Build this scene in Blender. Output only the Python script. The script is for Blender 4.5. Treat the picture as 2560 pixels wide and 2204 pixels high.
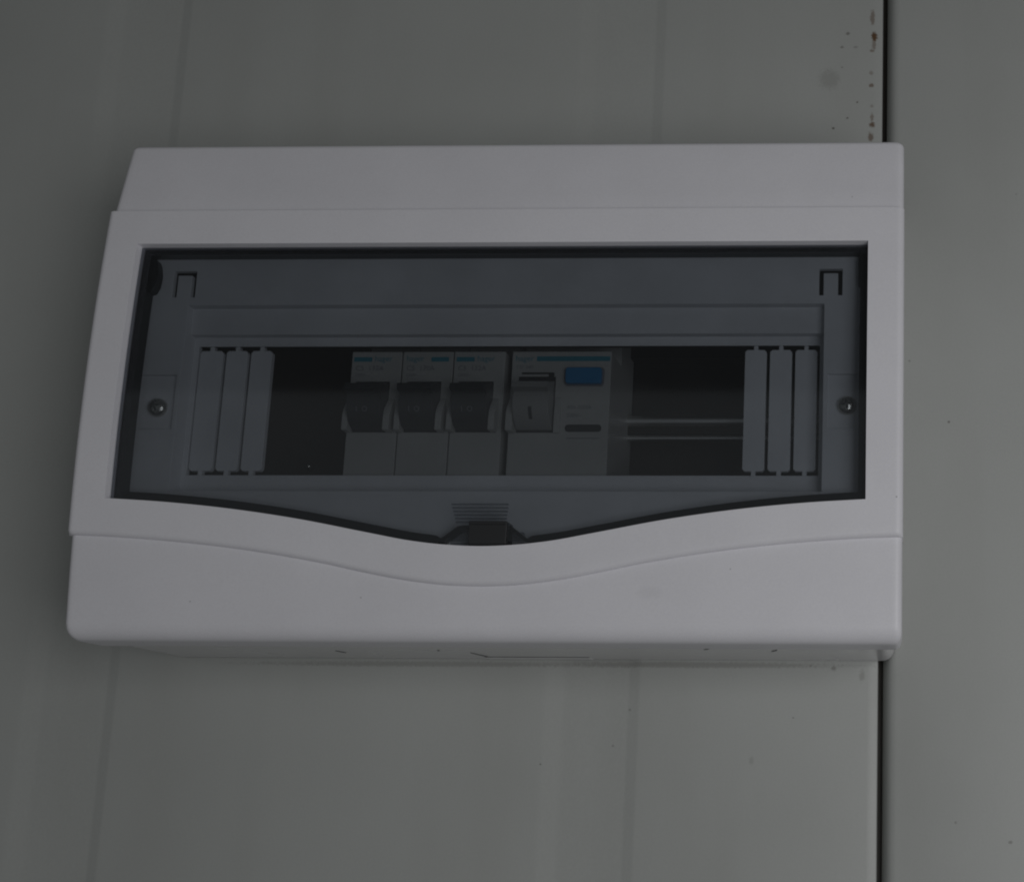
import bpy, bmesh, math, random
import numpy as np
from mathutils import Matrix, Vector

random.seed(4)
S = 0.00097                      # metres per drawing unit (one unit is close to a millimetre)
scene = bpy.context.scene
C = scene.collection
for o in list(bpy.data.objects):
    bpy.data.objects.remove(o)

# ------------------------------------------------------------------ camera
F_PX, PX, PY = 3100.0, 2180.0, 1480.0          # focal length and principal point, photograph pixels
cam_d = bpy.data.cameras.new('camera')
cam = bpy.data.objects.new('camera', cam_d)
C.objects.link(cam)
scene.camera = cam
cam_d.sensor_fit = 'HORIZONTAL'
cam_d.sensor_width = 36.0
cam_d.lens = F_PX / 2560.0 * 36.0
cam_d.shift_x = (1280.0 - PX) / 2560.0         # the photograph is a crop of a larger frame
cam_d.shift_y = (PY - 1102.0) / 2560.0
cam_d.clip_start = 0.01
cam_d.clip_end = 50.0
U = np.array([2388.0 - PX, -16600.0 - PY, F_PX]); U /= np.linalg.norm(U)
X = -np.array([-107700.0 - PX, 1400.0 - PY, F_PX]); X /= np.linalg.norm(X)
U = U - 0.5 * (U @ X) * X; U /= np.linalg.norm(U)
X = X - (X @ U) * U; X /= np.linalg.norm(X)
N = np.cross(X, -U)
if N[2] < 0: N = -N
R = np.stack([X, N, U])
cx, cy, cz = R @ np.array([1, 0, 0]), R @ np.array([0, -1, 0]), R @ np.array([0, 0, -1])
loc = np.array([143.0, -465.0, -145.0]) * S
cam.matrix_world = Matrix([[cx[i], cy[i], cz[i], loc[i]] for i in range(3)] + [[0, 0, 0, 1]])

# ------------------------------------------------------------------ world, lamps, exposure
world = bpy.data.worlds.new('World')
scene.world = world
world.use_nodes = True
bg = world.node_tree.nodes['Background']
bg.inputs['Color'].default_value = (0.97, 1.0, 1.0, 1)
bg.inputs['Strength'].default_value = 0.055

def area(name, pos, target, sx, sy, power, col):
    d = bpy.data.lights.new(name, 'AREA')
    d.shape = 'RECTANGLE'; d.size = sx; d.size_y = sy; d.energy = power; d.color = col
    o = bpy.data.objects.new(name, d); C.objects.link(o)
    o.location = pos
    o.rotation_euler = (Vector(target) - Vector(pos)).to_track_quat('-Z', 'Y').to_euler()
    return o
area('key_light', (0.42, -0.61, -0.16), (0.1, 0.0, 0.0), 0.34, 0.44, 1.46, (1.0, 1.0, 1.0))  # unseen soft key lamp set at the right front
area('fill_light', (-0.5, -2.0, -0.25), (-0.5, 0.0, -0.25), 6.0, 1.9, 3.4, (0.93, 0.98, 1.0))  # broad unseen fill lamp behind the camera; its upper edge mirrors in the door

scene.view_settings.view_transform = 'Standard'
scene.view_settings.look = 'None'
scene.view_settings.exposure = 0.0
scene.view_settings.gamma = 1.0
scene.view_settings.use_curve_mapping = False
scene.render.engine = 'CYCLES'
scene.cycles.filter_width = 2.0
scene.cycles.transparent_max_bounces = 24
scene.cycles.max_bounces = 12

# ------------------------------------------------------------------ materials
def new_mat(name):
    m = bpy.data.materials.new(name); m.use_nodes = True
    nt = m.node_tree
    return m, nt, nt.nodes['Principled BSDF']

def noise(nt, scale, detail=4, rough=0.55, obj=True):
    tc = nt.nodes.new('ShaderNodeTexCoord')
    n = nt.nodes.new('ShaderNodeTexNoise')
    n.inputs['Scale'].default_value = scale
    n.inputs['Detail'].default_value = detail
    n.inputs['Roughness'].default_value = rough
    nt.links.new(tc.outputs['Object'], n.inputs['Vector'])
    return n

def ramp(nt, src, a, b, c0, c1):
    r = nt.nodes.new('ShaderNodeMapRange')
    r.inputs['From Min'].default_value = a; r.inputs['From Max'].default_value = b
    r.inputs['To Min'].default_value = c0; r.inputs['To Max'].default_value = c1
    nt.links.new(src, r.inputs['Value'])
    return r.outputs['Result']

def mixcol(nt, fac, c0, c1):
    m = nt.nodes.new('ShaderNodeMix'); m.data_type = 'RGBA'
    for sock, v in ((m.inputs[6], c0), (m.inputs[7], c1)):
        if isinstance(v, tuple): sock.default_value = (*v, 1)
        else: nt.links.new(v, sock)
    if isinstance(fac, float): m.inputs[0].default_value = fac
    else: nt.links.new(fac, m.inputs[0])
    return m.outputs[2]

def bump(nt, src, strength, dist, bsdf):
    b = nt.nodes.new('ShaderNodeBump')
    b.inputs['Strength'].default_value = strength
    b.inputs['Distance'].default_value = dist
    nt.links.new(src, b.inputs['Height'])
    nt.links.new(b.outputs['Normal'], bsdf.inputs['Normal'])

def spots(nt, col, lst, tint, warp=0.35):
    """lst of (x, z, half width, half height, strength) in drawing units, object space"""
    tc = nt.nodes.new('ShaderNodeTexCoord')
    nz = nt.nodes.new('ShaderNodeTexNoise'); nz.inputs['Scale'].default_value = 900; nz.inputs['Detail'].default_value = 3
    nt.links.new(tc.outputs['Object'], nz.inputs['Vector'])
    acc = None
    for (x, z, rx, rz, s) in lst:
        mp = nt.nodes.new('ShaderNodeMapping'); mp.vector_type = 'POINT'
        mp.inputs['Location'].default_value = (-x / rx, 0, -z / rz)
        mp.inputs['Scale'].default_value = (1 / (rx * S), 0, 1 / (rz * S))
        nt.links.new(tc.outputs['Object'], mp.inputs['Vector'])
        ln = nt.nodes.new('ShaderNodeVectorMath'); ln.operation = 'LENGTH'
        nt.links.new(mp.outputs['Vector'], ln.inputs[0])
        ad = nt.nodes.new('ShaderNodeMath'); ad.operation = 'MULTIPLY_ADD'
        nt.links.new(nz.outputs['Fac'], ad.inputs[0]); ad.inputs[1].default_value = warp * 4
        nt.links.new(ln.outputs['Value'], ad.inputs[2])
        v = ramp(nt, ad.outputs[0], 0.55 + warp * 2, 1.15 + warp * 2, s, 0.0)
        if acc is None: acc = v
        else:
            mx = nt.nodes.new('ShaderNodeMath'); mx.operation = 'MAXIMUM'
            nt.links.new(acc, mx.inputs[0]); nt.links.new(v, mx.inputs[1]); acc = mx.outputs[0]
    return mixcol(nt, acc, col, tint)

def plastic(name, col, rough, var=0.04, bump_s=0.12, marks=None):
    m, nt, b = new_mat(name)
    n = noise(nt, 38, 5)
    c = mixcol(nt, ramp(nt, n.outputs['Fac'], 0.35, 0.7, 0, 1), tuple(v * (1 - var) for v in col), col)
    ng = noise(nt, 1500, 2, 0.7)                        # fine moulded grain
    c = mixcol(nt, ramp(nt, ng.outputs['Fac'], 0.3, 0.7, 0.0, 0.10), c, tuple(v * 0.45 for v in col))
    if marks: c = spots(nt, c, marks, (0.10, 0.095, 0.09))
    nt.links.new(c, b.inputs['Base Color'])
    n2 = noise(nt, 16, 4)
    nt.links.new(ramp(nt, n2.outputs['Fac'], 0.3, 0.7, rough - 0.06, rough + 0.06), b.inputs['Roughness'])
    n3 = noise(nt, 2600, 2)
    bump(nt, n3.outputs['Fac'], bump_s, 0.00012, b)
    b.inputs['IOR'].default_value = 1.5
    return m

def metal(name, col, rough):
    m, nt, b = new_mat(name)
    n = noise(nt, 40, 4)
    nt.links.new(mixcol(nt, n.outputs['Fac'], tuple(v * 0.88 for v in col), col), b.inputs['Base Color'])
    b.inputs['Metallic'].default_value = 1
    nt.links.new(ramp(nt, n.outputs['Fac'], 0.3, 0.7, rough - 0.03, rough + 0.04), b.inputs['Roughness'])
    return m

def tinted(name, col, rough=0.06, dust=0.005):
    """smoke grey clear plastic: a tinted see-through face with a Fresnel sheen"""
    m = bpy.data.materials.new(name); m.use_nodes = True
    nt = m.node_tree
    for n in list(nt.nodes):
        if n.type == 'BSDF_PRINCIPLED': nt.nodes.remove(n)
    out = nt.nodes['Material Output']
    tr = nt.nodes.new('ShaderNodeBsdfTransparent')
    n = noise(nt, 60, 5)
    nt.links.new(mixcol(nt, ramp(nt, n.outputs['Fac'], 0.35, 0.7, 0, 1), tuple(v * 0.965 for v in col), col), tr.inputs['Color'])
    gl = nt.nodes.new('ShaderNodeBsdfGlossy'); gl.inputs['Roughness'].default_value = rough
    gl.inputs['Color'].default_value = (0.95, 0.97, 1, 1)
    fr = nt.nodes.new('ShaderNodeFresnel'); fr.inputs['IOR'].default_value = 1.52
    mx = nt.nodes.new('ShaderNodeMixShader')
    ge = nt.nodes.new('ShaderNodeNewGeometry')          # same sheen on both sides of the thin sheet
    nt.links.new(ramp(nt, ge.outputs['Backfacing'], 0, 1, 1.52, 1 / 1.52), fr.inputs['IOR'])
    df = nt.nodes.new('ShaderNodeBsdfDiffuse'); df.inputs['Color'].default_value = (0.70, 0.74, 0.80, 1)   # thin film of dust
    mp = nt.nodes.new('ShaderNodeMapping'); mp.inputs['Scale'].default_value = (9, 9, 26); mp.inputs['Rotation'].default_value = (0, .35, 0)
    tc = nt.nodes.new('ShaderNodeTexCoord'); nt.links.new(tc.outputs['Object'], mp.inputs['Vector'])
    sm = nt.nodes.new('ShaderNodeTexNoise'); sm.inputs['Scale'].default_value = 1.0; sm.inputs['Detail'].default_value = 6
    nt.links.new(mp.outputs['Vector'], sm.inputs['Vector'])
    dm = nt.nodes.new('ShaderNodeMixShader')
    nt.links.new(ramp(nt, sm.outputs['Fac'], 0.3, 0.75, dust * 0.7, dust * 1.4), dm.inputs[0])
    nt.links.new(tr.outputs[0], dm.inputs[1]); nt.links.new(df.outputs[0], dm.inputs[2])
    nt.links.new(fr.outputs[0], mx.inputs[0]); nt.links.new(dm.outputs[0], mx.inputs[1]); nt.links.new(gl.outputs[0], mx.inputs[2])
    nt.links.new(mx.outputs[0], out.inputs['Surface'])
    return m

def wall_paint(name, rust, dots, seed=0.0):
    m, nt, b = new_mat(name)
    base = (0.444, 0.4555, 0.442)
    n = noise(nt, 9, 6)
    c = mixcol(nt, ramp(nt, n.outputs['Fac'], 0.3, 0.72, 0, 1), (0.409, 0.419, 0.405), base)
    # faint vertical wipe marks and grime
    tc = nt.nodes.new('ShaderNodeTexCoord')
    mp = nt.nodes.new('ShaderNodeMapping'); mp.inputs['Scale'].default_value = (28, 1, 4); mp.inputs['Location'].default_value = (seed, 0, seed)
    nt.links.new(tc.outputs['Object'], mp.inputs['Vector'])
    st = nt.nodes.new('ShaderNodeTexNoise'); st.inputs['Scale'].default_value = 1.0; st.inputs['Detail'].default_value = 5
    nt.links.new(mp.outputs['Vector'], st.inputs['Vector'])
    c = mixcol(nt, ramp(nt, st.outputs['Fac'], 0.5, 0.85, 0, 0.3), c, (0.335, 0.335, 0.315))
    ng = noise(nt, 1300, 2, 0.7)
    c = mixcol(nt, ramp(nt, ng.outputs['Fac'], 0.3, 0.7, 0.0, 0.12), c, (0.22, 0.22, 0.21))
    if rust: c = spots(nt, c, [(x, z, a * 1.35, b * 1.2, min(1, k * 1.15)) for x, z, a, b, k in rust], (0.115, 0.062, 0.03))
    if dots: c = spots(nt, c, dots, (0.10, 0.09, 0.075))
    nt.links.new(c, b.inputs['Base Color'])
    nt.links.new(ramp(nt, n.outputs['Fac'], 0.3, 0.7, 0.38, 0.55), b.inputs['Roughness'])
    n3 = noise(nt, 55, 4); bump(nt, n3.outputs['Fac'], 0.25, 0.0006, b)
    return m

rust = [(127.7, 175.7, .8, 3.2, .5), (128.5, 167, .95, 2.0, .9), (128.3, 163.4, .7, 2.4, .45), (127.6, 160.7, .9, .7, .5),
        (127.4, 150.7, .7, .9, .35), (127.4, 145.2, .9, .8, .6), (127.7, 135.9, .6, .6, .3), (127.9, 127.7, .9, 1.1, .75), (127.8, 131, .6, 1.6, .45), (127.4, 122.4, .9, 1.7, .6)]
dots = [(117.5, 168.6, 1.0, .75, .6), (115.2, 162.4, .8, .6, .5), (120.8, 162.3, 1.1, .6, .4), (121.8, 137.7, .6, .55, .7),
        (117.7, 130.7, .55, .5, .7), (112.1, 126.2, .7, .6, .75), (115.3, 153.3, .5, .45, .5), (110.2, 148, 4.6, 4.8, .22),
        (115.2, -94.2, 1.0, 1.1, .5), (106.5, -93.4, .8, .5, .5), (100.3, -113, .5, .45, .55), (5.8, -130.9, .45, .45, .6), (32.5, -123.8, .5, .45, .4), (38.4, -110.3, .6, .45, .4),
        (85, -129, 1.0, 1.6, .2), (126, -97, 1.2, 2.4, .3), (60, -93.3, 66, 1.2, .32), (-40, -93.5, 75, 1.1, .28)]
dots_r = [(158.8, 2.2, .6, .6, .65), (143.4, 27, .5, .5, .45), (181, -158, .8, .7, .5), (161, -151, .5, .5, .4), (138, -61, .6, .6, .5), (186, 97, .4, .4, .4)]
M = {}
M['wall_a'] = wall_paint('cream_wall_paint', rust, dots, 0.0)
M['wall_b'] = wall_paint('cream_wall_paint_plain', None, dots_r, 3.7)
M['cover'] = plastic('white_cover_plastic', (0.81, 0.80, 0.845), 0.46,
                     marks=[(57, -76, 4.5, 2.2, .06), (139.2, -44, .35, .35, .6), (-40, -78, .35, .35, .35), (84, -68, .3, .3, .35), (-98, -79.5, .3, .3, .4), (123, 66, .35, .35, .3)])
M['base'] = plastic('white_base_plastic', (0.80, 0.795, 0.805), 0.26, bump_s=0.05)
M['plate'] = plastic('grey_white_plate_plastic', (0.73, 0.735, 0.75), 0.5)
M['breaker'] = plastic('pale_breaker_plastic', (0.42, 0.42, 0.40), 0.42)
M['breaker_toggle_light'] = plastic('grey_toggle_plastic', (0.27, 0.27, 0.26), 0.4)
M['toggle'] = plastic('dark_toggle_plastic', (0.032, 0.035, 0.038), 0.36)
M['dark'] = plastic('black_plastic', (0.025, 0.026, 0.028), 0.45)
M['blue'] = plastic('blue_button_plastic', (0.0, 0.19, 0.42), 0.35)
M['ink_blue'] = plastic('teal_blue_ink', (0.02, 0.22, 0.29), 0.5)
M['ink_grey'] = plastic('grey_ink', (0.20, 0.20, 0.22), 0.5)
M['ink_white'] = plastic('white_ink', (0.55, 0.56, 0.57), 0.5)
M['void_brown'] = plastic('brown_void_shade_and_joint', (0.05, 0.042, 0.034), 0.5)  # shade of the box voids put into the colour; also backs the wall joint
M['steel'] = metal('highlight_rail_steel', (0.90, 0.89, 0.86), 0.34)  # highlight along the rail put into a brighter colour
M['shaded_steel'] = metal('shaded_rail_steel', (0.10, 0.095, 0.085), 0.35)  # same rail metal, with the dark it mirrors put into the colour
M['screw'] = metal('nickel_screw_steel', (0.55, 0.54, 0.50), 0.22)
M['tint'] = tinted('smoke_clear_plastic', (0.672, 0.687, 0.706))
M['tint_pale'] = tinted('smoke_clear_plastic_pale', (0.80, 0.81, 0.82))
M['tint_rim'] = tinted('smoke_clear_plastic_thick', (0.04, 0.045, 0.05), 0.35, 0.002)

# ------------------------------------------------------------------ mesh helpers (x right, z up, d = distance off the wall)
def P3(x, z, d): return (x * S, -d * S, z * S)

def link_mesh(name, me, mat, parent=None, smooth=None, bevel=None, segs=2):
    o = bpy.data.objects.new(name, me); C.objects.link(o)
    if mat: me.materials.append(mat)
    if parent: o.parent = parent
    if smooth is not None:
        for p in me.polygons: p.use_smooth = True
        me.set_sharp_from_angle(angle=math.radians(smooth))
    if bevel:
        b = o.modifiers.new('bevel', 'BEVEL'); b.width = bevel * S; b.segments = segs
        b.limit_method = 'ANGLE'; b.angle_limit = math.radians(38); b.harden_normals = True
        for p in me.polygons: p.use_smooth = True
    return o

def mesh_from(name, verts, faces, mat, parent=None, smooth=None, bevel=None, segs=2):
    bm = bmesh.new()
    vs = [bm.verts.new(v) for v in verts]
    for f in faces:
        try: bm.faces.new([vs[i] for i in f])
        except ValueError: pass
    bmesh.ops.remove_doubles(bm, verts=bm.verts, dist=1e-7)
    bmesh.ops.recalc_face_normals(bm, faces=bm.faces)
    me = bpy.data.meshes.new(name); bm.to_mesh(me); bm.free()
    return link_mesh(name, me, mat, parent, smooth, bevel, segs)

class MB:
    def __init__(s): s.v = []; s.f = []
    def quadgrid(s, rows):
        b = len(s.v); n = len(rows[0])
        for r in rows: s.v += r
        for i in range(len(rows) - 1):
            for j in range(n - 1):
                s.f.append((b + i * n + j, b + i * n + j + 1, b + (i + 1) * n + j + 1, b + (i + 1) * n + j))
    def box(s, x0, x1, z0, z1, d0, d1):
        b = len(s.v)
        for d in (d0, d1):
            s.v += [P3(x0, z0, d), P3(x1, z0, d), P3(x1, z1, d), P3(x0, z1, d)]
        s.f += [tuple(b + i for i in q) for q in ((0, 1, 2, 3), (4, 5, 6, 7), (0, 1, 5, 4), (1, 2, 6, 5), (2, 3, 7, 6), (3, 0, 4, 7))]
    def prism_x(s, prof, x0, x1):                       # closed profile of (z, d) pushed along x
        b = len(s.v); n = len(prof)
        for x in (x0, x1): s.v += [P3(x, z, d) for z, d in prof]
        s.f += [tuple(range(b, b + n)), tuple(range(b + n, b + 2 * n))]
        s.f += [(b + i, b + (i + 1) % n, b + n + (i + 1) % n, b + n + i) for i in range(n)]
    def prism_d(s, outline, d0, d1):                    # closed outline of (x, z) pushed along the depth
        b = len(s.v); n = len(outline)
        for d in (d0, d1): s.v += [P3(x, z, d) for x, z in outline]
        s.f += [tuple(range(b, b + n)), tuple(range(b + n, b + 2 * n))]
        s.f += [(b + i, b + (i + 1) % n, b + n + (i + 1) % n, b + n + i) for i in range(n)]
    def lathe_d(s, cx, cz, prof, n=28):                 # prof of (radius, d), axis along the depth
        rows = [[P3(cx + r * math.cos(2 * math.pi * k / n), cz + r * math.sin(2 * math.pi * k / n), d) for k in range(n + 1)] for r, d in prof]
        s.quadgrid(rows)
    def build(s, name, mat, parent=None, smooth=None, bevel=None, segs=2):
        return mesh_from(name, s.v, s.f, mat, parent, smooth, bevel, segs)

def rbox(name, x0, x1, z0, z1, d0, d1, mat, parent, bevel=None, segs=2):
    m = MB(); m.box(x0, x1, z0, z1, d0, d1); return m.build(name, mat, parent, bevel=bevel, segs=segs)

def rounded(x0, x1, z0, z1, r, n=5):
    out = []
    for cx_, cz_, a0 in ((x1 - r, z1 - r, 0), (x0 + r, z1 - r, 90), (x0 + r, z0 + r, 180), (x1 - r, z0 + r, 270)):
        for k in range(n + 1):
            a = math.radians(a0 + 90 * k / n); out.append((cx_ + r * math.cos(a), cz_ + r * math.sin(a)))
    return out

def cells(name, xs, zs, height, back, mat, parent, bevel=None):
    """stepped plate: each cell between the breaks has its own front depth, None is a hole"""
    v, f = [], []
    nx, nz = len(xs) - 1, len(zs) - 1
    H = [[height((xs[i] + xs[i + 1]) / 2, (zs[j] + zs[j + 1]) / 2) for j in range(nz)] for i in range(nx)]
    def q(a, b, c, d):
        k = len(v); v.extend([P3(*a), P3(*b), P3(*c), P3(*d)]); f.append((k, k + 1, k + 2, k + 3))
    def g(i, j): return H[i][j] if 0 <= i < nx and 0 <= j < nz else None
    for i in range(nx):
        for j in range(nz):
            h = H[i][j]
            if h is None: continue
            x0, x1, z0, z1 = xs[i], xs[i + 1], zs[j], zs[j + 1]
            q((x0, z0, h), (x1, z0, h), (x1, z1, h), (x0, z1, h)); q((x0, z0, h - 2), (x1, z0, h - 2), (x1, z1, h - 2), (x0, z1, h - 2))
            for (ii, jj, e) in ((i - 1, j, ((x0, z0), (x0, z1))), (i + 1, j, ((x1, z0), (x1, z1))), (i, j - 1, ((x0, z0), (x1, z0))), (i, j + 1, ((x0, z1), (x1, z1)))):
                o = g(ii, jj); o = h - 2 if o is None else o
                if o < h: q((*e[0], h), (*e[1], h), (*e[1], o), (*e[0], o))
    me = bpy.data.meshes.new(name)
    bm = bmesh.new(); vs = [bm.verts.new(p) for p in v]
    for q_ in f: bm.faces.new([vs[i] for i in q_])
    bmesh.ops.remove_doubles(bm, verts=bm.verts, dist=1e-7)
    bmesh.ops.recalc_face_normals(bm, faces=bm.faces)
    bm.to_mesh(me); bm.free()
    return link_mesh(name, me, mat, parent, bevel=bevel)

def lettering(name, body, x, z, d, size, mat, parent, sx=1.0, align='LEFT'):
    cu = bpy.data.curves.new(name, 'FONT'); cu.body = body; cu.size = size * S; cu.align_x = align; cu.resolution_u = 3
    tmp = bpy.data.objects.new('tmp', cu); C.objects.link(tmp)
    dg = bpy.context.evaluated_depsgraph_get()
    me = bpy.data.meshes.new_from_object(tmp.evaluated_get(dg)); me.name = name
    bpy.data.objects.remove(tmp); bpy.data.curves.remove(cu)
    for vv in me.vertices: vv.co = (vv.co.x * sx + x * S, -d * S, vv.co.y + z * S)
    me.materials.clear()
    return link_mesh(name, me, mat, parent)

def empty(name, x=0, z=0, d=0):
    o = bpy.data.objects.new(name, None); C.objects.link(o); o.location = P3(x, z, d); o.empty_display_size = 0.02
    return o

def tag(o, label, cat, group=None):
    o['label'] = label; o['category'] = cat
    if group: o['group'] = group

def spline(pts):
    xs = np.array([p[0] for p in pts], float); ys = np.array([p[1] for p in pts], float)
    m = np.gradient(ys, xs); m[0] = 0
    def fn(x):
        x = min(abs(x), xs[-1]); i = min(int(np.searchsorted(xs, x, 'right')) - 1, len(xs) - 2)
        h = xs[i + 1] - xs[i]; t = (x - xs[i]) / h
        return float((2*t**3 - 3*t*t + 1) * ys[i] + (t**3 - 2*t*t + t) * h * m[i] + (3*t*t - 2*t**3) * ys[i + 1] + (t**3 - t*t) * h * m[i + 1])
    return fn
wave = spline([(0, -74.1), (12, -73.7), (24, -72.3), (40.5, -69.3), (53, -66.6), (67, -64.1), (88.5, -61), (107, -59.1), (126.5, -57.7), (142, -57.1)])
sill = spline([(0, -60.9), (12, -60.4), (23.5, -59.1), (38, -56.4), (62, -51.8), (88.5, -48.0), (109, -46.0), (130, -44.7)])
_sill = sill
def sill(x): return _sill(min(abs(x), 128.9))
def PF(z): return 64.6 - 0.00055 * (z + 15) ** 2      # bowed front of the fascia

# ------------------------------------------------------------------ the wall: two painted sheet panels with a dark joint
wall = empty('wall'); wall['kind'] = 'structure'
def panel(x0, x1, valleys, left_edge, mat, zr=(-700, 800)):
    prof = []
    if left_edge == 'round':
        prof += [(x0, -14), (x0, -9.0), (x0 + .25, -6.4), (x0 + .8, -4.2), (x0 + 1.6, -2.4), (x0 + 2.6, -1.1), (x0 + 3.8, -.35), (x0 + 5.4, 0)]
    else: prof += [(x0, -14), (x0, 0)]
    for v in valleys:
        b = v                                           # shallow pressed valley: wide slope left, narrow slope right
        prof += [(b - 5.5, 0), (b - 3, -.15), (b + 2, -.95), (b + 4.5, -1.1), (b + 27, -1.1), (b + 28.3, -1.0), (b + 31.2, -.14), (b + 32.6, 0)]
    if left_edge == 'round': prof += [(x1, 0), (x1, -14)]
    else: prof += [(x1 - 3.9, 0), (x1 - 3.2, -.1), (x1 - .5, -.42), (x1 - .1, -.62), (x1, -1.0), (x1, -14)]
    m = MB(); zs = np.linspace(zr[0], zr[1], 16)
    m.quadgrid([[P3(x, z, d) for x, d in prof] for z in zs])
    return m.build('wall_panel', mat, wall, smooth=42)
panel(-868, 131.9, [-790, -590, -390, -191, 10], 'square', M['wall_a'])
panel(133.7, 1134, [212, 412, 612, 812, 1012], 'round', M['wall_b'])
rbox('joint_filler', 120, 150, -700, 800, -22, -11, M['void_brown'], wall)

# ------------------------------------------------------------------ the distribution box
box = empty('distribution_box')
tag(box, 'white plastic surface distribution box with smoked clear door on the wall', 'fuse box')

# base: back box behind the cover
m = MB()
ol = rounded(-138, 138, -91.4, 87.5, 4.5, 6)
oi = rounded(-136, 136, -89.4, 85.5, 3.2, 6)
loops = [[P3(x, z, 0.4) for x, z in ol], [P3(x, z, 41) for x, z in ol], [P3(x, z, 41) for x, z in rounded(-140.3, 140.3, -91.6, 88.0, 3, 6)],
         [P3(x, z, 42.5) for x, z in rounded(-140.3, 140.3, -91.6, 88.0, 3, 6)], [P3(x, z, 42.5) for x, z in oi], [P3(x, z, 2.4) for x, z in oi]]
loops = [l + [l[0]] for l in loops]
m.quadgrid(loops)
n_ = len(ol)
k = len(m.v); m.v += [P3(x, z, 2.4) for x, z in oi]; m.f.append(tuple(range(k, k + n_)))
base = m.build('base', M['base'], box, smooth=32)
# dark sheet added inside the base: shade of the voids put into its colour
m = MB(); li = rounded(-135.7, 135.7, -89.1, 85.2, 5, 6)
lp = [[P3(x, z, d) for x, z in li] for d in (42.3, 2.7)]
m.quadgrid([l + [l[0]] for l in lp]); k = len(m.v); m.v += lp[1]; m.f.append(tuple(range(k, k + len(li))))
m.build('void_shade_lining', M['void_brown'], base, smooth=40)
# cable knockout plate pressed into the underside, and a few burrs left by the mould
kn = MB(); kn.box(-15.5, 24.0, -91.65, -91.3, 0.6, 5.6)
kn.build('cable_knockout', M['base'], base, bevel=.12)
kg = MB(); kg.box(-15.5, 24.0, -91.5, -91.3, 5.6, 7.0)
kg.build('knockout_gap', M['dark'], base)
for (x, d, l, a) in ((-63.7, 20.8, 6.5, 1.75), (-25.8, 25.8, 2.2, 1.2), (72.4, 33.5, 4.0, .9), (95.9, 30.0, 6.0, 1.1), (-15.0, 12.5, 15.0, 1.75)):
    mk = MB()
    ca, sa = math.cos(a), math.sin(a)
    pts = [(-l / 2, 0), (-l / 5, .45), (l / 3, .3), (l / 2, 0), (l / 3, -.3), (-l / 5, -.45)]
    pts = [(x + ca * u - sa * w_, d + sa * u + ca * w_) for u, w_ in pts]
    kk = len(mk.v)
    for zz in (-91.35, -91.55): mk.v += [P3(px, zz, pd) for px, pd in pts]
    mk.f += [tuple(range(6)), tuple(range(6, 12))] + [(i, (i + 1) % 6, 6 + (i + 1) % 6, 6 + i) for i in range(6)]
    mk.build('scuff', M['dark'], base)

# cover shell: sloping top flap, lower flap rolled under
HW = 141.15
ER = 2.3
def edge(x, half):                                    # rounded left and right front edges
    t = (abs(x) - (half - ER)) / ER
    return 0.0 if t <= 0 else ER * (1 - math.sqrt(max(0.0, 1 - min(t, 1) ** 2)))
def with_edges(xs, half):
    xs = [x for x in xs if abs(x) < half - ER - .4]
    e = [half - ER + ER * math.sin(math.radians(a)) for a in (0, 15, 30, 45, 60, 75, 90)]
    return sorted(xs + e + [-v for v in e])
xs = sorted(set([float(x) for x in np.linspace(-HW, HW, 81)] + [-131.0, 131.0]))
xs = with_edges(xs, HW)
def shell_top():
    pts = [(90.3, 41.6), (90.3, 47.0)]
    for k in range(0, 7):
        a = math.radians(82 * k / 6)
        pts.append((87.7 + 2.6 * math.cos(a), 51.3 + 2.6 * math.sin(a)))
    pts += [(78, 55.9), (69, 57.7), (60, 59.5), (54, 59.9), (50.0, 60.0)]
    return pts
def shell_bot(x):
    zb = sill(x) - 2.2
    pts = [(zb, PF(zb) - 2.1)]
    z2 = wave(x) - 4
    pts += [(wave(x), PF(wave(x)) - 2.0), (z2, PF(z2) - 2.0)]
    e = z2; last = -85.2
    for t in (0.35, 0.7, 1.0):
        z = e + (last - e) * t; pts.append((z, PF(z) - 2.0))
    d0 = PF(last) - 2.0
    for k in range(1, 11):
        a = math.radians(9 * k)
        pts.append((last - 7.1 * math.sin(a), d0 - 6.2 * (1 - math.cos(a))))
    pts.append((-92.3, 41.6))
    return pts
m = MB()
def pull(z):                                            # rounded corners of the outline
    t = (z - 87.7) / 2.6 if z > 87.7 else (-88.2 - z) / 4.1 if z < -88.2 else 0.0
    return 1 - (2.4 * (1 - math.sqrt(max(0.0, 1 - min(t, 1) ** 2)))) / HW
m.quadgrid([[P3(x * pull(z), z, max(41.6, d - edge(x, HW))) for z, d in shell_top()] for x in xs])
m.quadgrid([[P3(x * pull(z), z, max(41.6, d - edge(x, HW))) for z, d in shell_bot(x)] for x in xs])
def side_rows(x):
    zt, (zb, _) = 50.0, shell_bot(x)[0]
    return [P3(x, z, 60.0 + (PF(z) - 2.1 - 60.0) * min(1, (50 - z) / 20) - edge(x, HW)) if i else P3(x, 50.0, 60.0 - edge(x, HW)) for i, z in enumerate(np.linspace(zt, zb, 14))]
for sgn in (-1, 1):
    m.quadgrid([side_rows(x) for x in xs if x * sgn >= 131.0 - 1e-6])
    # side wall
    fr = shell_top() + [(z, 60.0 + (PF(z) - 2.1 - 60.0) * min(1, (50 - z) / 20)) for z in np.linspace(50, shell_bot(HW)[0][0], 14)][1:-1] + shell_bot(HW)
    m.quadgrid([[P3(HW * sgn * pull(z), z, max(41.6, d - ER)) for z, d in fr], [P3(HW * sgn * pull(z), z, 41.6) for z, d in fr]])
cover = m.build('cover', M['cover'], box, smooth=50)

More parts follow.
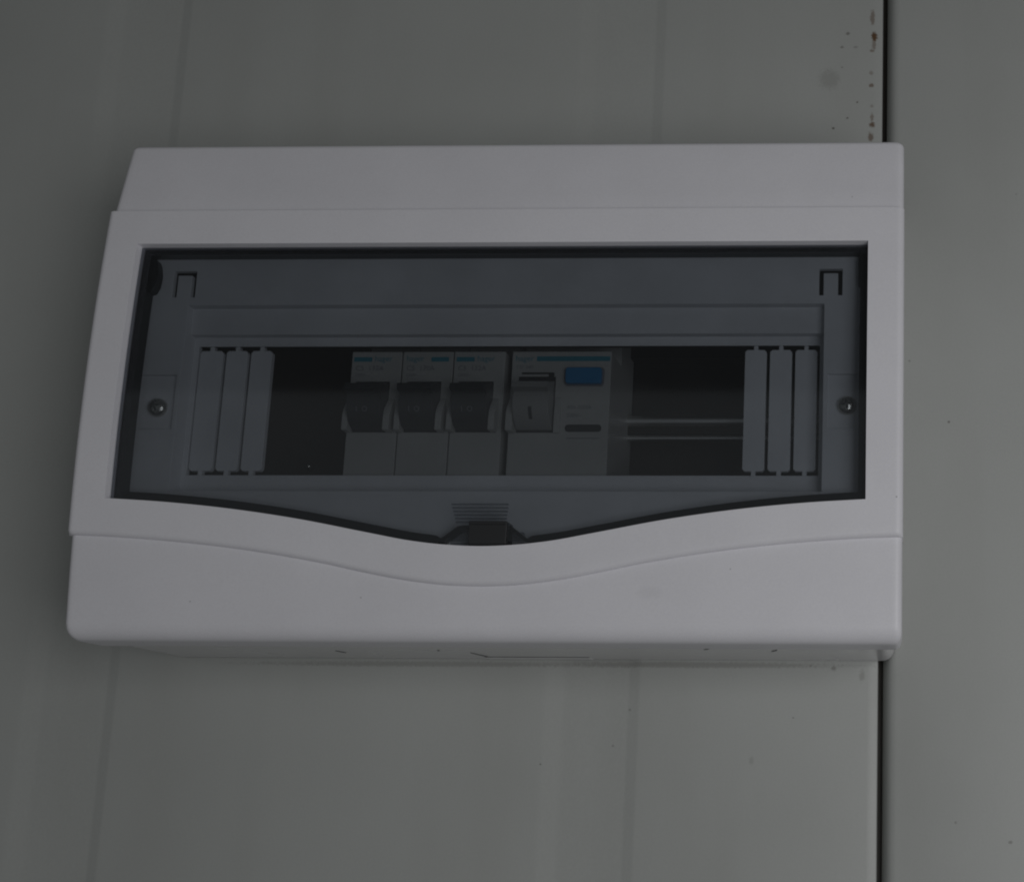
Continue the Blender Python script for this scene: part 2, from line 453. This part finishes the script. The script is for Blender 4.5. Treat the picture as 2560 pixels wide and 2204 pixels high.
# fascia: raised band with the door opening, wavy lower edge
FW = 141.4; OX = 128.9; OT = 47.6; FT = 60.5
xs = sorted(set([float(x) for x in np.linspace(-FW, FW, 101)] + [-OX, OX]))
xs = with_edges([x for x in xs if abs(abs(x) - OX) < 1e-6 or abs(abs(x) - OX) > .7], FW)
BACK = 53.9
m = MB()
FR = 1.9
def fd(x, z):                                           # fascia front with rounded side edges and rounded lower edge
    t = min(1.0, max(0.0, 1 - (z - wave(x)) / FR))
    return PF(z) - min(ER, edge(x, FW) + FR * (1 - math.sqrt(max(0.0, 1 - t * t))))
def zrows(x, z0, z1, n):
    if abs(z1 - wave(x)) > 1e-6: return list(np.linspace(z0, z1, n))
    return list(np.linspace(z0, z1 + FR, n)) + [z1 + FR * (1 - math.sin(math.radians(a))) for a in (18, 36, 54, 72, 90)]
def band(x, z0, z1, n): return [P3(x, z, fd(x, z)) for z in zrows(x, z0, z1, n)]
m.quadgrid([band(x, FT, OT, 5) for x in xs])
m.quadgrid([band(x, sill(x), wave(x), 6) for x in xs])
for sgn in (-1, 1):
    m.quadgrid([band(x, OT, sill(OX), 22) for x in xs if x * sgn >= OX - 1e-6])
def walls(pts):
    m.quadgrid([[P3(x, z, fd(x, z)) for x, z in pts], [P3(x, z, BACK) for x, z in pts]])
walls([(x, FT) for x in xs]); walls([(x, wave(x)) for x in xs])
for sgn in (-1, 1):
    walls([(FW * sgn, z) for z in list(np.linspace(FT, OT, 5)) + list(np.linspace(OT, sill(FW), 22))[1:] + zrows(FW, sill(FW), wave(FW), 6)[1:]])
    walls([(OX * sgn, z) for z in np.linspace(OT, sill(OX), 22)])
ins = [x for x in xs if abs(x) <= OX + 1e-6]
walls([(x, OT) for x in ins]); walls([(x, sill(x)) for x in ins])
fascia = m.build('fascia', M['cover'], box, bevel=.8, segs=3)

# inner plate behind the door
WX, WT, WB = 111.7, 15.2, -32.3
def ph(x, z):
    ax = abs(x)
    if ax < WX and WB < z < WT: return None
    if abs(ax - 115.6) < 4.1 and 31.3 < z < 41.1 and not (abs(ax - 115.6) < 2.55 and z < 39.5): return None   # U shaped hinge slots
    if 114.9 < ax < 130 and -17.4 < z < 2.4: return 52.7
    if ax < 113.4 and -39.6 < z < 28.2: return 50.6 if z > 18.5 else 47.6
    return 54.0
pxs = sorted([-136, 136, -130, -114.9, 114.9, 130, -113.4, 113.4, -WX, WX] + [u + s for u in (-115.6, 115.6) for s in (-4.1, -2.55, 2.55, 4.1)])
pzs = sorted([-66, 52, 2.4, -17.4, 28.2, 18.5, -39.6, WT, WB, 31.3, 39.5, 41.1])
plate = cells('inner_plate', pxs, pzs, ph, 44.6, M['plate'], box, bevel=.4)
def strip(x0, x1):
    xc = (x0 + x1) / 2; t = .75; r = .8; zt, zb = 13.75, -30.65
    ol = [(xc - t, WT + .3), (xc - t, zt), (x0 + r, zt), (x0, zt - r), (x0, zb + r), (x0 + r, zb), (xc - t, zb), (xc - t, WB - .3),
          (xc + t, WB - .3), (xc + t, zb), (x1 - r, zb), (x1, zb + r), (x1, zt - r), (x1 - r, zt), (xc + t, zt), (xc + t, WT + .3)]
    mm = MB(); mm.prism_d(ol, 45.2, 47.2)
    return mm.build('blanking_strip', M['plate'], plate, bevel=.15)
for a, b in ((85.1, 92.75), (93.95, 101.75), (102.95, 110.75)):
    strip(a, b); strip(-b - (.55 if a > 102 else 0), -a)

def screw(x, z):
    mm = MB()
    mm.lathe_d(x, z, [(3.4, 52.6), (3.4, 53.1), (3.1, 53.9), (2.4, 54.6), (1.4, 55.0), (.02, 55.15)])
    s = mm.build('screw', M['screw'], box, smooth=40)
    a = random.uniform(0, 1.5)
    cr = MB()
    for k in range(2):
        ca, sa = math.cos(a + k * math.pi / 2), math.sin(a + k * math.pi / 2)
        cr.prism_d([(x + ca * u - sa * w_, z + sa * u + ca * w_) for u, w_ in ((-1.7, -.32), (1.7, -.32), (1.7, .32), (-1.7, .32))], 54.3 - .05 * k, 55.1 + .03 * k)
    cr.build('driver_cross', M['dark'], s)
screw(-121.1, -9.3); screw(121.7, -8.7)

m = MB(); m.lathe_d(-90.2, -17.0, [(1.9, 2.6), (1.9, 3.6), (1.4, 4.6), (.7, 5.1), (.02, 5.3)], 16)
m.build('base_screw', M['screw'], box, smooth=40)
# din rail and its standoffs inside the base
prof = [(17.5, 15.5), (17.5, 16.6), (12.6, 16.6), (12.6, 9.8), (-12.6, 9.8), (-12.6, 16.6), (-17.5, 16.6), (-17.5, 15.5), (-13.7, 15.5), (-13.7, 8.7), (13.7, 8.7), (13.7, 15.5)]
m = MB(); zc = 9.6
m.prism_x([(z + zc, d) for z, d in prof], -56, 118)
rail = m.build('din_rail', M['shaded_steel'], box, smooth=35)
for zb, rb in ((-2.9, 2.2), (-9.5, 1.15)):               # beads added for highlight lines on the lower lip, brightness in their colour
    m = MB()
    m.prism_x([(zb + rb * math.cos(2 * math.pi * k / 14), 16.5 + rb * math.sin(2 * math.pi * k / 14)) for k in range(14)], -55.8, 117.8)
    m.build('rail_highlight_bead', M['steel'], rail, smooth=35)
for x in (-40, 100): rbox('rail_standoff', x - 7, x + 7, zc - 10, zc + 10, 2.2, 8.75, M['base'], box, bevel=.4)

# smoked door
DG = .35
def PD(z): return PF(z) - 2.7
def door_low(x):
    z = sill(x) + DG
    return max(z, -58.9) if abs(x) < 15 else z
door_x = sorted(set([float(x) for x in np.linspace(-OX + DG, OX - DG, 91)]))
m = MB(); TK = 1.7
fr, bk = [], []
for x in door_x:
    zs = np.linspace(OT - DG, door_low(x), 26)
    fr.append([P3(x, z, PD(z)) for z in zs]); bk.append([P3(x, z, PD(z) - TK) for z in zs])
m.quadgrid(fr); m.quadgrid(bk)
m.quadgrid([fr[0], bk[0]]); m.quadgrid([fr[-1], bk[-1]])
m.quadgrid([[c[0] for c in fr], [c[0] for c in bk]]); m.quadgrid([[c[-1] for c in fr], [c[-1] for c in bk]])
door = m.build('door', M['tint'], box, smooth=40)
door['label'] = 'smoke grey clear door with dark rim'
# thick rim behind the pane; rises over the finger notch
def rim_low(x):
    z = sill(x) + DG
    ax = abs(x)
    if ax < 15.8:
        t = min(1, (15.8 - ax) / 7.0)
        z = max(z, (sill(15.8) + DG) + ((-54.4) - (sill(15.8) + DG)) * t)
    return z
RW, RD = 2.4, 4.4
ex = OX - DG
rx = [float(x) for x in np.linspace(-ex, ex, 141)]
outer = [(x, rim_low(x)) for x in rx] + [(ex, z) for z in np.linspace(rim_low(ex), OT - DG, 16)[1:]] + [(x, OT - DG) for x in np.linspace(ex, -ex, 30)[1:]] + [(-ex, z) for z in np.linspace(OT - DG, rim_low(ex), 16)[1:]]
def inset(x, z):
    xi = max(-ex + RW, min(ex - RW, x)); lo = rim_low(xi) + (3.3 if abs(xi) > 16 else 1.5)
    return xi, max(lo, min(OT - DG - RW * .75, z))
inner = [inset(x, z) for x, z in outer]
m = MB()
rows = []
for pts, dd in ((outer, TK + .05), (inner, TK + .05), (inner, TK + RD), (outer, TK + RD), (outer, TK + .05)):
    rows.append([P3(x, z, PD(z) - dd) for x, z in pts])
m.quadgrid(rows)
m.build('door_rim', M['tint_rim'], door, smooth=40)
# latch tab in the notch, moulded grip lines above it, hinge lugs
m = MB()
m.prism_x([(-52.0, 58.2), (-52.0, 62.2), (-52.9, 62.3), (-53.4, 61.8), (-58.4, 61.9), (-59.6, 61.8), (-60.5, 61.2), (-60.5, 55.0), (-52.0, 55.0)], -4.5, 8.3)
m.build('latch', M['dark'], door, bevel=.25)
bp = MB(); bp.box(-12.5, 12.5, -59.0, -54.6, 54.6, 56.4)
bp.build('latch_backing', M['tint_pale'], door)
for i in range(6):
    z = -46.1 - i * 1.22
    hw0, hw1 = -11.0 + .35 * i, 8.4 - .1 * i
    g = MB(); g.prism_x([(z + .3, PD(z) - .02), (z + .16, PD(z) + .11), (z - .16, PD(z) + .11), (z - .3, PD(z) - .02)], hw0, hw1)
    g.build('grip_line', M['tint'], door)
for sgn in (-1, 1):
    h = MB()
    c0 = -126.0 if sgn < 0 else 126.3
    hx = [(c0 - 1.2 * -sgn * 0 - 3.0, 31), (c0 + 1.0, 32.0), (c0 + 2.2, 34.5), (c0 + 2.6, 38.5), (c0 + 2.1, 42), (c0 + 1.2, 44.2), (c0 - 3.0, 44.2)] if sgn < 0 else [(c0 - 1.0, 34), (c0 + 1.5, 34), (c0 + 1.5, 43.8), (c0 - 1.0, 43.8)]
    h.prism_d(hx, 54.1, 57.5)
    h.build('hinge_lug', M['tint_rim'], door, bevel=.3)

# ------------------------------------------------------------------ modular devices on the rail
def nose(front, W):                                     # side outline of a modular device
    return [(13.9, front), (13.9, 31), (36, 31), (36, 11), (-46, 11), (-46, 31), (-34, 31), (-34, front)]
def cheek(base_d, top_d, z0, z1, n=9):
    pts = [(z1 + 2.0, base_d - 2)]
    for k in range(n + 1):
        t = k / n
        z = z1 + (z0 - z1) * t
        pts.append((z, base_d + .05 + (top_d - base_d) * min(1.0, math.sin(math.pi * min(t, .62) / .62 / 2))))
    pts.append((z0, base_d - 2))
    return pts
def toggle_prof(zc, rad, dc, lever):
    pts = []
    for k in range(0, 15):
        a = math.radians(-78 + 156 * k / 14)
        pts.append((zc + rad * math.sin(a), dc + rad * math.cos(a)))
    if lever:                                           # finger bar near the top of the drum
        i = 9
        z, d = pts[i]
        pts[i:i + 3] = [(z - .6, d + .1), (z + .3, d + 3.0), (z + 2.4, d + 2.8), (pts[i + 2][0] + .6, pts[i + 2][1] + .3)]
    pts += [(zc + rad * .9, dc - 2), (zc - rad * .9, dc - 2)]
    return pts

def breaker(x0, x1, text_first, code, label):
    r = empty('circuit_breaker', x0, -34, 9.9)
    r['label'] = label
    ox, oz, od = x0, -34, 9.9
    par = r
    W = x1 - x0
    def put(o):
        o.location = (-ox * S, od * S, -oz * S); return o     # meshes are drawn in box coordinates
    fd = 45.8
    m = MB(); m.prism_x(nose(fd, W), x0 + .08, x1 - .08); body = put(m.build('body', M['breaker'], par, bevel=.3))
    for a, b in ((x0 + .12, x0 + 2.1), (x1 - 3.6, x1 - 1.4)):
        m = MB(); m.prism_x(cheek(fd, 50.0, -16.4, -3.6), a, b); put(m.build('toggle_guard', M['breaker'], par, smooth=40, bevel=.2))
    tx0, tx1 = x0 + 2.25, x1 - 3.75
    m = MB(); m.prism_x([(2.6, fd), (2.6, fd + .12), (-16.2, fd + .12), (-16.2, fd)], tx0, tx1); put(m.build('toggle_well', M['dark'], par))
    m = MB(); m.prism_x(toggle_prof(-6.8, 9.2, 43.4, True), tx0 + .15, tx1 - .15); tg = put(m.build('toggle', M['toggle'], par, smooth=35, bevel=.15))
    t = lettering('lettering', 'I  O', 0, 0, 0, 2.6, M['ink_grey'], tg)
    zc_, rr = -10.4, math.asin(3.6 / 9.2)
    for v in t.data.vertices:
        zz = zc_ + v.co.z / S * 1.0; xx = v.co.x / S + (tx0 + tx1) / 2 - 2.6
        v.co = P3(xx, zz, 43.4 + math.sqrt(max(0, 9.2 ** 2 - (zz + 6.8) ** 2)) + .06)
    zs_ = 10.1
    def bar(a, b): m = MB(); m.box(a, b, zs_, zs_ + 1.7, fd, fd + .07); put(m.build('stripe', M['ink_blue'], par))
    if text_first:
        put(lettering('lettering', 'hager', x0 + 1.4, zs_ + .15, fd + .05, 3.0, M['ink_blue'], par, .95)); bar(x0 + 10.4, x1 - 1.6)
    else:
        bar(x0 + .9, x0 + 7.4); put(lettering('lettering', 'hager', x0 + 8.4, zs_ + .15, fd + .05, 3.0, M['ink_blue'], par, .95))
    put(lettering('lettering', code, x0 + 1.6, zs_ - 3.3, fd + .05, 2.6, M['ink_grey'], par))
    put(lettering('lettering', '230V~', x0 + 1.6, zs_ - 5.6, fd + .05, 1.7, M['ink_grey'], par))
    r['category'] = 'circuit breaker'; r['group'] = 'single pole circuit breakers on the rail'
    return r
breaker(-56.7, -38.45, False, 'C5  132A', 'pale single circuit breaker with dark toggle beside the empty dark gap, leftmost of three')
breaker(-38.2, -19.85, True, 'C5  170A', 'middle one of the three pale circuit breakers with dark toggles')
breaker(-19.6, -1.0, False, 'C5  132A', 'pale circuit breaker with dark toggle next to the wide device with blue button')

def rcd(x0, x1):
    r = empty('residual_current_device', x0, -34, 9.9)
    tag(r, 'wide pale safety switch with blue test button and grey toggle', 'safety switch')
    def put(o): o.location = (-x0 * S, 9.9 * S, 34 * S); return o
    fd = 45.8
    m = MB(); m.prism_x(nose(fd, 0), x0, x1 - .1); put(m.build('body', M['breaker'], r, bevel=.3))
    for a, b in ((x0 + .15, x0 + 2.6), (x0 + 16.3, x0 + 18.4)):
        m = MB(); m.prism_x(cheek(fd, 50.0 if a < x0 + 5 else 46.9, -16.6, -3.2), a, b); put(m.build('toggle_guard', M['breaker'], r, smooth=40, bevel=.2))
    t0, t1 = x0 + 2.8, x0 + 16.1
    m = MB(); m.prism_x([(4.4, fd), (4.4, fd + .12), (-16.3, fd + .12), (-16.3, fd)], t0, t1); put(m.build('toggle_well', M['dark'], r))
    m = MB(); m.prism_x(toggle_prof(-6.3, 9.7, 42.6, True), t0 + .2, t1 - .35); tg = put(m.build('toggle', M['breaker_toggle_light'], r, smooth=35, bevel=.15))
    m = MB()
    for z in np.linspace(-12.6, -8.6, 6)[:-1]:
        z1 = z + .8
        f = lambda q: 42.6 + math.sqrt(9.7 ** 2 - (q + 6.3) ** 2) + .08
        m.prism_x([(z, f(z)), (z1, f(z1)), (z1, f(z1) - .4), (z, f(z) - .4)], x0 + 8.6, x0 + 9.8)
    o = m.build('on_mark', M['dark'], tg)
    m = MB(); m.prism_d(rounded(20.6, 34.9, .8, 7.9, 1.4), fd, fd + .12); put(m.build('button_surround', M['ink_grey'], r))
    m = MB(); m.prism_d(rounded(21.3, 34.2, 1.4, 7.3, 1.1), fd + .02, fd + 2.0); put(m.build('test_button', M['blue'], r, bevel=.4, segs=3))
    m = MB(); m.prism_d(rounded(21.6, 34.6, -16.0, -13.3, 1.2), fd, fd + .1); put(m.build('indicator_slot', M['dark'], r))
    m = MB(); m.box(22.2, 34.0, -18.5, -18.2, fd, fd + .07); put(m.build('printed_rule', M['ink_grey'], r))
    m = MB(); m.prism_d([(5.2, 6.0), (16.9, 6.0), (16.9, 3.7), (14.9, 3.7), (14.9, 5.3), (5.2, 5.3)], fd, fd + .1); put(m.build('toggle_slot', M['dark'], r))
    put(lettering('lettering', 'hager', x0 + 1.2, 10.25, fd + .05, 3.0, M['ink_blue'], r, 1.0))
    m = MB(); m.box(10.3, x1 - .5, 10.2, 12.0, fd, fd + .07); put(m.build('stripe', M['ink_blue'], r))
    put(lettering('lettering', 'CD 240', x0 + 1.6, 7.4, fd + .05, 1.9, M['ink_grey'], r))
    put(lettering('lettering', '40A 0,03A', 22.0, -7.6, fd + .05, 2.0, M['ink_grey'], r))
    put(lettering('lettering', '230V~', 22.0, -10.6, fd + .05, 2.0, M['ink_grey'], r))
rcd(1.4, 37.2)
